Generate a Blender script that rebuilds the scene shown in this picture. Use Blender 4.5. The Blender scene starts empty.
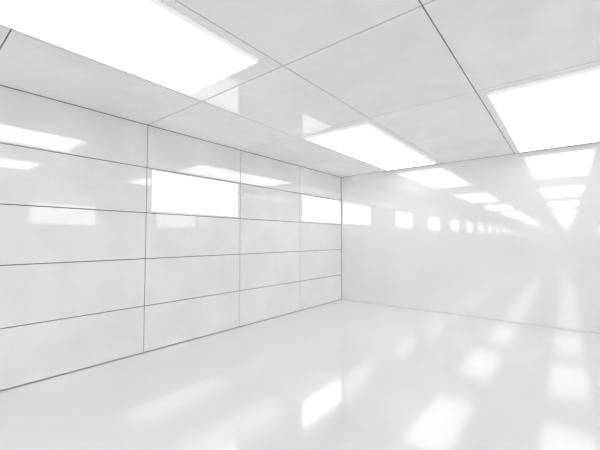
import bpy, bmesh, math

# ------------------------------------------------------------------ dimensions (metres)
H = 3.0                 # floor to ceiling
W = 6.05                # between the two panelled walls
D = 7.004               # the plain glossy end wall stands at y = D
COL = 1.6205            # length of one cladding panel
NCOL = 20               # panels along the hall
YB = D - COL * NCOL     # back wall, far behind the camera
STRIP = W / 5           # width of one ceiling panel
ROWS = [0.0, 0.604, 1.2196, 1.8243, 2.4268, 3.0]
GAP = 0.009
PT = 0.024              # panel thickness
CAV = 0.032             # depth of the joint

scene = bpy.context.scene
coll = scene.collection


# ------------------------------------------------------------------ materials
def nodes(name):
    m = bpy.data.materials.new(name)
    m.use_nodes = True
    nt = m.node_tree
    return m, nt, nt.nodes["Principled BSDF"]


def lacquer(name, col, rough, refl, mottle=0.02, scale=1.1, rvar=0.01):
    """White panel with a very faint cloudy mottling under a thin even mirror coat."""
    m, nt, b = nodes(name)
    nt.nodes.remove(b)
    out = nt.nodes["Material Output"]
    tc = nt.nodes.new("ShaderNodeNewGeometry")
    n = nt.nodes.new("ShaderNodeTexNoise")
    n.inputs["Scale"].default_value = scale
    n.inputs["Detail"].default_value = 7
    n.inputs["Roughness"].default_value = 0.62
    nt.links.new(tc.outputs["Position"], n.inputs["Vector"])
    r = nt.nodes.new("ShaderNodeValToRGB")
    r.color_ramp.elements[0].position = 0.32
    r.color_ramp.elements[1].position = 0.68
    r.color_ramp.elements[0].color = tuple(c * (1 - mottle) for c in col) + (1,)
    r.color_ramp.elements[1].color = tuple(min(1, c * (1 + mottle)) for c in col) + (1,)
    nt.links.new(n.outputs["Fac"], r.inputs["Fac"])
    mr = nt.nodes.new("ShaderNodeMapRange")
    mr.inputs["To Min"].default_value = rough - rvar
    mr.inputs["To Max"].default_value = rough + rvar
    nt.links.new(n.outputs["Fac"], mr.inputs["Value"])
    d = nt.nodes.new("ShaderNodeBsdfDiffuse")
    nt.links.new(r.outputs["Color"], d.inputs["Color"])
    g = nt.nodes.new("ShaderNodeBsdfGlossy")
    g.distribution = 'GGX'
    g.inputs["Color"].default_value = (1, 1, 1, 1)
    nt.links.new(mr.outputs["Result"], g.inputs["Roughness"])
    mix = nt.nodes.new("ShaderNodeMixShader")
    mix.inputs[0].default_value = refl
    nt.links.new(d.outputs[0], mix.inputs[1])
    nt.links.new(g.outputs[0], mix.inputs[2])
    nt.links.new(mix.outputs[0], out.inputs["Surface"])
    return m


def plain(name, col, rough, ior=1.5):
    m, nt, b = nodes(name)
    b.inputs["Base Color"].default_value = (*col, 1)
    b.inputs["Roughness"].default_value = rough
    b.inputs["IOR"].default_value = ior
    return m


def glow(name, strength, edge, lx, ly, fade):
    """Opal diffuser: full strength inside, dimming over the last few centimetres to its rim."""
    m, nt, b = nodes(name)
    b.inputs["Base Color"].default_value = (0.25, 0.25, 0.25, 1)
    b.inputs["Roughness"].default_value = 0.4
    b.inputs["Emission Color"].default_value = (1.0, 1.0, 1.0, 1)
    tc = nt.nodes.new("ShaderNodeTexCoord")
    sp = nt.nodes.new("ShaderNodeSeparateXYZ")
    nt.links.new(tc.outputs["Object"], sp.inputs[0])

    def inset(axis, half):
        ab = nt.nodes.new("ShaderNodeMath")
        ab.operation = 'ABSOLUTE'
        nt.links.new(sp.outputs[axis], ab.inputs[0])
        su = nt.nodes.new("ShaderNodeMath")
        su.operation = 'SUBTRACT'
        su.inputs[0].default_value = half
        nt.links.new(ab.outputs[0], su.inputs[1])
        return su
    mn = nt.nodes.new("ShaderNodeMath")
    mn.operation = 'MINIMUM'
    nt.links.new(inset("X", lx / 2).outputs[0], mn.inputs[0])
    nt.links.new(inset("Y", ly / 2).outputs[0], mn.inputs[1])
    mr = nt.nodes.new("ShaderNodeMapRange")
    mr.inputs["From Min"].default_value = 0.0
    mr.inputs["From Max"].default_value = fade
    mr.inputs["To Min"].default_value = edge
    mr.inputs["To Max"].default_value = strength
    nt.links.new(mn.outputs[0], mr.inputs["Value"])
    nt.links.new(mr.outputs["Result"], b.inputs["Emission Strength"])
    return m


L_LEN, L_WID = 2.93, 1.055                                   # ceiling lamp
WL_H, WL_LEN = ROWS[4] - ROWS[3] - 0.04, COL - 0.12         # lit wall panel
M_WALL = lacquer("white_wall_lacquer", (0.772, 0.772, 0.777), 0.046, 0.14, 0.05, 1.5)
M_END = lacquer("white_end_wall_lacquer", (0.762, 0.762, 0.767), 0.050, 0.26, 0.025, rvar=0.003)
M_CEIL = lacquer("white_ceiling_lacquer", (0.780, 0.780, 0.785), 0.050, 0.18, 0.05, 1.5)
M_FLOOR = lacquer("white_floor_resin", (0.725, 0.725, 0.729), 0.100, 0.35, 0.015)
M_BACK = plain("joint_backing", (0.035, 0.035, 0.037), 0.8)
M_FRAME = plain("white_lamp_frame", (0.88, 0.88, 0.88), 0.35)
M_LAMP = glow("ceiling_lamp_diffuser", 2.78, 0.62, L_WID - 0.020, L_LEN - 0.020, 0.10)
M_WLAMP = glow("wall_lamp_diffuser", 1.7, 0.75, WL_H - 0.016, WL_LEN - 0.016, 0.02)


# ------------------------------------------------------------------ mesh helpers
def box_bm(x0, x1, y0, y1, z0, z1, bevel=0.0, seg=1):
    bm = bmesh.new()
    v = [bm.verts.new(p) for p in ((x0, y0, z0), (x1, y0, z0), (x1, y1, z0), (x0, y1, z0),
                                   (x0, y0, z1), (x1, y0, z1), (x1, y1, z1), (x0, y1, z1))]
    for f in ((3, 2, 1, 0), (4, 5, 6, 7), (0, 1, 5, 4), (1, 2, 6, 5), (2, 3, 7, 6), (3, 0, 4, 7)):
        bm.faces.new([v[i] for i in f])
    if bevel:
        bmesh.ops.bevel(bm, geom=bm.edges[:], offset=bevel, segments=seg, profile=0.5, affect='EDGES')
    return bm


def mesh(name, bm, mat):
    me = bpy.data.meshes.new(name)
    bm.to_mesh(me)
    bm.free()
    me.materials.append(mat)
    return me


def link(name, data, parent=None, loc=(0, 0, 0), rot=(0, 0, 0)):
    o = bpy.data.objects.new(name, data)
    coll.objects.link(o)
    if parent:
        o.parent = parent
    o.location = loc
    o.rotation_euler = rot
    return o


def structure(o, label, cat):
    o["label"] = label
    o["category"] = cat
    o["kind"] = "structure"
    return o


# ------------------------------------------------------------------ the setting
floor = structure(link("floor", mesh("floor", box_bm(-0.3, W + 0.3, YB - 0.3, D + 0.3, -0.2, 0), M_FLOOR)),
                  "seamless glossy white floor mirroring the lights in soft patches", "floor")
wall_right = structure(link("wall_right", mesh("wall_right", box_bm(0.005, W - 0.005, D, D + 0.03, 0.003, H - 0.002, 0.002, 2), M_END)),
                       "plain jointless glossy white wall at right, reflecting rows of lights", "wall")
link("edge_shade_sheet", mesh("edge_shade_sheet", box_bm(-0.3, W + 0.3, D + 0.03, D + 0.2, 0, H + 0.3), M_BACK), wall_right)  # dark sheet behind added edge slits, standing in for soft corner shade
wall_back = structure(link("wall_back", mesh("wall_back", box_bm(-0.3, W + 0.3, YB - 0.2, YB, 0, H + 0.3), M_END)),
                      "plain white end wall far behind the camera", "wall")
wall_left = structure(link("wall_left", mesh("wall_left", box_bm(-0.2, -CAV, YB, D, 0, H + 0.3), M_BACK)),
                      "left wall clad in long glossy white panels with thin dark joints", "wall")
wall_opp = structure(link("wall_opposite", mesh("wall_opposite", box_bm(W + CAV, W + 0.2, YB, D, 0, H + 0.3), M_BACK)),
                     "panelled white wall beyond the right edge, seen only in reflections", "wall")
ceiling = structure(link("ceiling", mesh("ceiling", box_bm(-CAV, W + CAV, YB, D, H + CAV, H + 0.2), M_BACK)),
                    "ceiling of large glossy white panels with thin dark joints", "ceiling")

g = GAP / 2
# wall cladding: one mesh per row height, origin at the panel's face centre, face at local +X = 0
row_mesh = []
for r in range(5):
    z0, z1 = ROWS[r] + (0.010 if r == 0 else g), ROWS[r + 1] - (0.004 if r == 4 else g)
    h = (z1 - z0) / 2
    row_mesh.append(((z0 + z1) / 2, mesh("wall_panel", box_bm(-PT, 0, -COL / 2 + g, COL / 2 - g, -h, h, 0.0025, 2), M_WALL)))
for c in range(NCOL):
    yc = D - COL * (c + 0.5)
    for zc, me in row_mesh:
        link("wall_panel", me, wall_left, (0, yc, zc))
        link("wall_panel", me, wall_opp, (W, yc, zc), (0, 0, math.pi))
cp = mesh("ceiling_panel", box_bm(-STRIP / 2 + g, STRIP / 2 - g, -COL / 2 + g, COL / 2 - g, 0, PT, 0.0025, 2), M_CEIL)
for c in range(NCOL):
    for s in range(5):
        link("ceiling_panel", cp, ceiling, (STRIP * (s + 0.5), D - COL * (c + 0.5), H))


# ------------------------------------------------------------------ the lights
def frame_bm(lx, ly, depth, wall):
    """Open rectangular rim, hanging down from z = 0."""
    bm = bmesh.new()
    rings = []
    for ox, z in ((0, 0), (0, -depth + 0.004), (0.004, -depth), (wall, -depth), (wall, 0)):
        x, y = lx / 2 - ox, ly / 2 - ox
        rings.append([bm.verts.new(p) for p in ((-x, -y, z), (x, -y, z), (x, y, z), (-x, y, z))])
    for a, b in zip(rings, rings[1:] + rings[:1]):
        for i in range(4):
            bm.faces.new((a[i], a[(i + 1) % 4], b[(i + 1) % 4], b[i]))
    bmesh.ops.recalc_face_normals(bm, faces=bm.faces[:])
    return bm


def lamp(name, lx, ly, depth, proud, rim, mat, rad):
    e = link(name, None)
    e["category"] = "light"
    f = link("frame", mesh("frame", frame_bm(lx, ly, depth, rim), M_FRAME), e)
    d = link("diffuser", mesh("diffuser", box_bm(-lx / 2 + rim, lx / 2 - rim, -ly / 2 + rim, ly / 2 - rim,
                                                 -depth - proud, -0.002, rad, 3), mat), e)
    for p in d.data.polygons:
        p.use_smooth = False
    return e


def dup(root):
    r = root.copy()
    coll.objects.link(r)
    for ch in list(root.children):
        c = ch.copy()
        coll.objects.link(c)
        c.parent = r
    return r


proto_c = lamp("ceiling_light", L_WID, L_LEN, 0.008, 0.028, 0.010, M_LAMP, 0.012)
PERIOD = 3 * COL
labels_c = {
    (0, 0): "long ceiling light panel nearest the back corner, ending at the right wall",
    (0, 1): "large ceiling light panel at upper left, above the left wall",
    (1, 0): "broad ceiling light panel at the right edge, ending at the right wall",
}
first = True
for s, xc in enumerate((1.819, W - 1.814)):
    for k in range(7):
        o = proto_c if first else dup(proto_c)
        first = False
        o.location = (xc, D - 0.21 - L_LEN / 2 - PERIOD * k, H)
        o["label"] = labels_c.get((s, k), "ceiling light panel seen only as a reflection in the glossy right wall")
        o["group"] = "ceiling light panels" if (s, k) in labels_c else "ceiling light panels behind the camera"

# the lit panels on the walls: second row from the top, every other column
zc = (ROWS[3] + ROWS[4]) / 2
proto_w = lamp("wall_light", WL_H, WL_LEN, 0.010, 0.008, 0.008, M_WLAMP, 0.004)
labels_w = {
    (0, 0): "smaller lit wall panel on the left wall, beside the back corner",
    (0, 2): "larger lit wall panel on the left wall, one blank panel from the corner light",
}
first = True
for side in (0, 1):
    for c in range(0, NCOL, 2):
        o = proto_w if first else dup(proto_w)
        first = False
        # lamp's -Z points into the room
        o.rotation_euler = (0, -math.pi / 2, 0) if side == 0 else (0, math.pi / 2, 0)
        o.location = (0 if side == 0 else W, D - COL * (c + 0.5), zc)
        o["label"] = labels_w.get((side, c), "lit wall panel seen only as a reflection in the glossy walls")
        o["group"] = "lit panels on the left wall" if (side, c) in labels_w else "lit wall panels out of frame"

# ------------------------------------------------------------------ world, camera, view
w = bpy.data.worlds.new("World")
scene.world = w
w.use_nodes = True
w.node_tree.nodes["Background"].inputs["Color"].default_value = (0.8, 0.8, 0.82, 1)
w.node_tree.nodes["Background"].inputs["Strength"].default_value = 0.3

cam = bpy.data.cameras.new("camera")
cam.sensor_fit = 'HORIZONTAL'
cam.sensor_width = 36.0
cam.lens = 332.55 / 600 * 36.0
cam.clip_start = 0.05
co = link("camera", cam, None, (4.3301, 0.0, 1.4817), (math.pi / 2 + 0.0413, 0.0, 0.6773))
scene.camera = co

scene.view_settings.view_transform = 'Standard'
scene.view_settings.look = 'None'
scene.view_settings.gamma = 1.0
scene.view_settings.use_curve_mapping = False
scene.view_settings.exposure = 0.0
cy = scene.cycles
cy.use_denoising = True
cy.max_bounces = 24
cy.diffuse_bounces = 16
cy.glossy_bounces = 16
cy.sample_clamp_indirect = 0.0
cy.caustics_reflective = True
cy.blur_glossy = 0.0
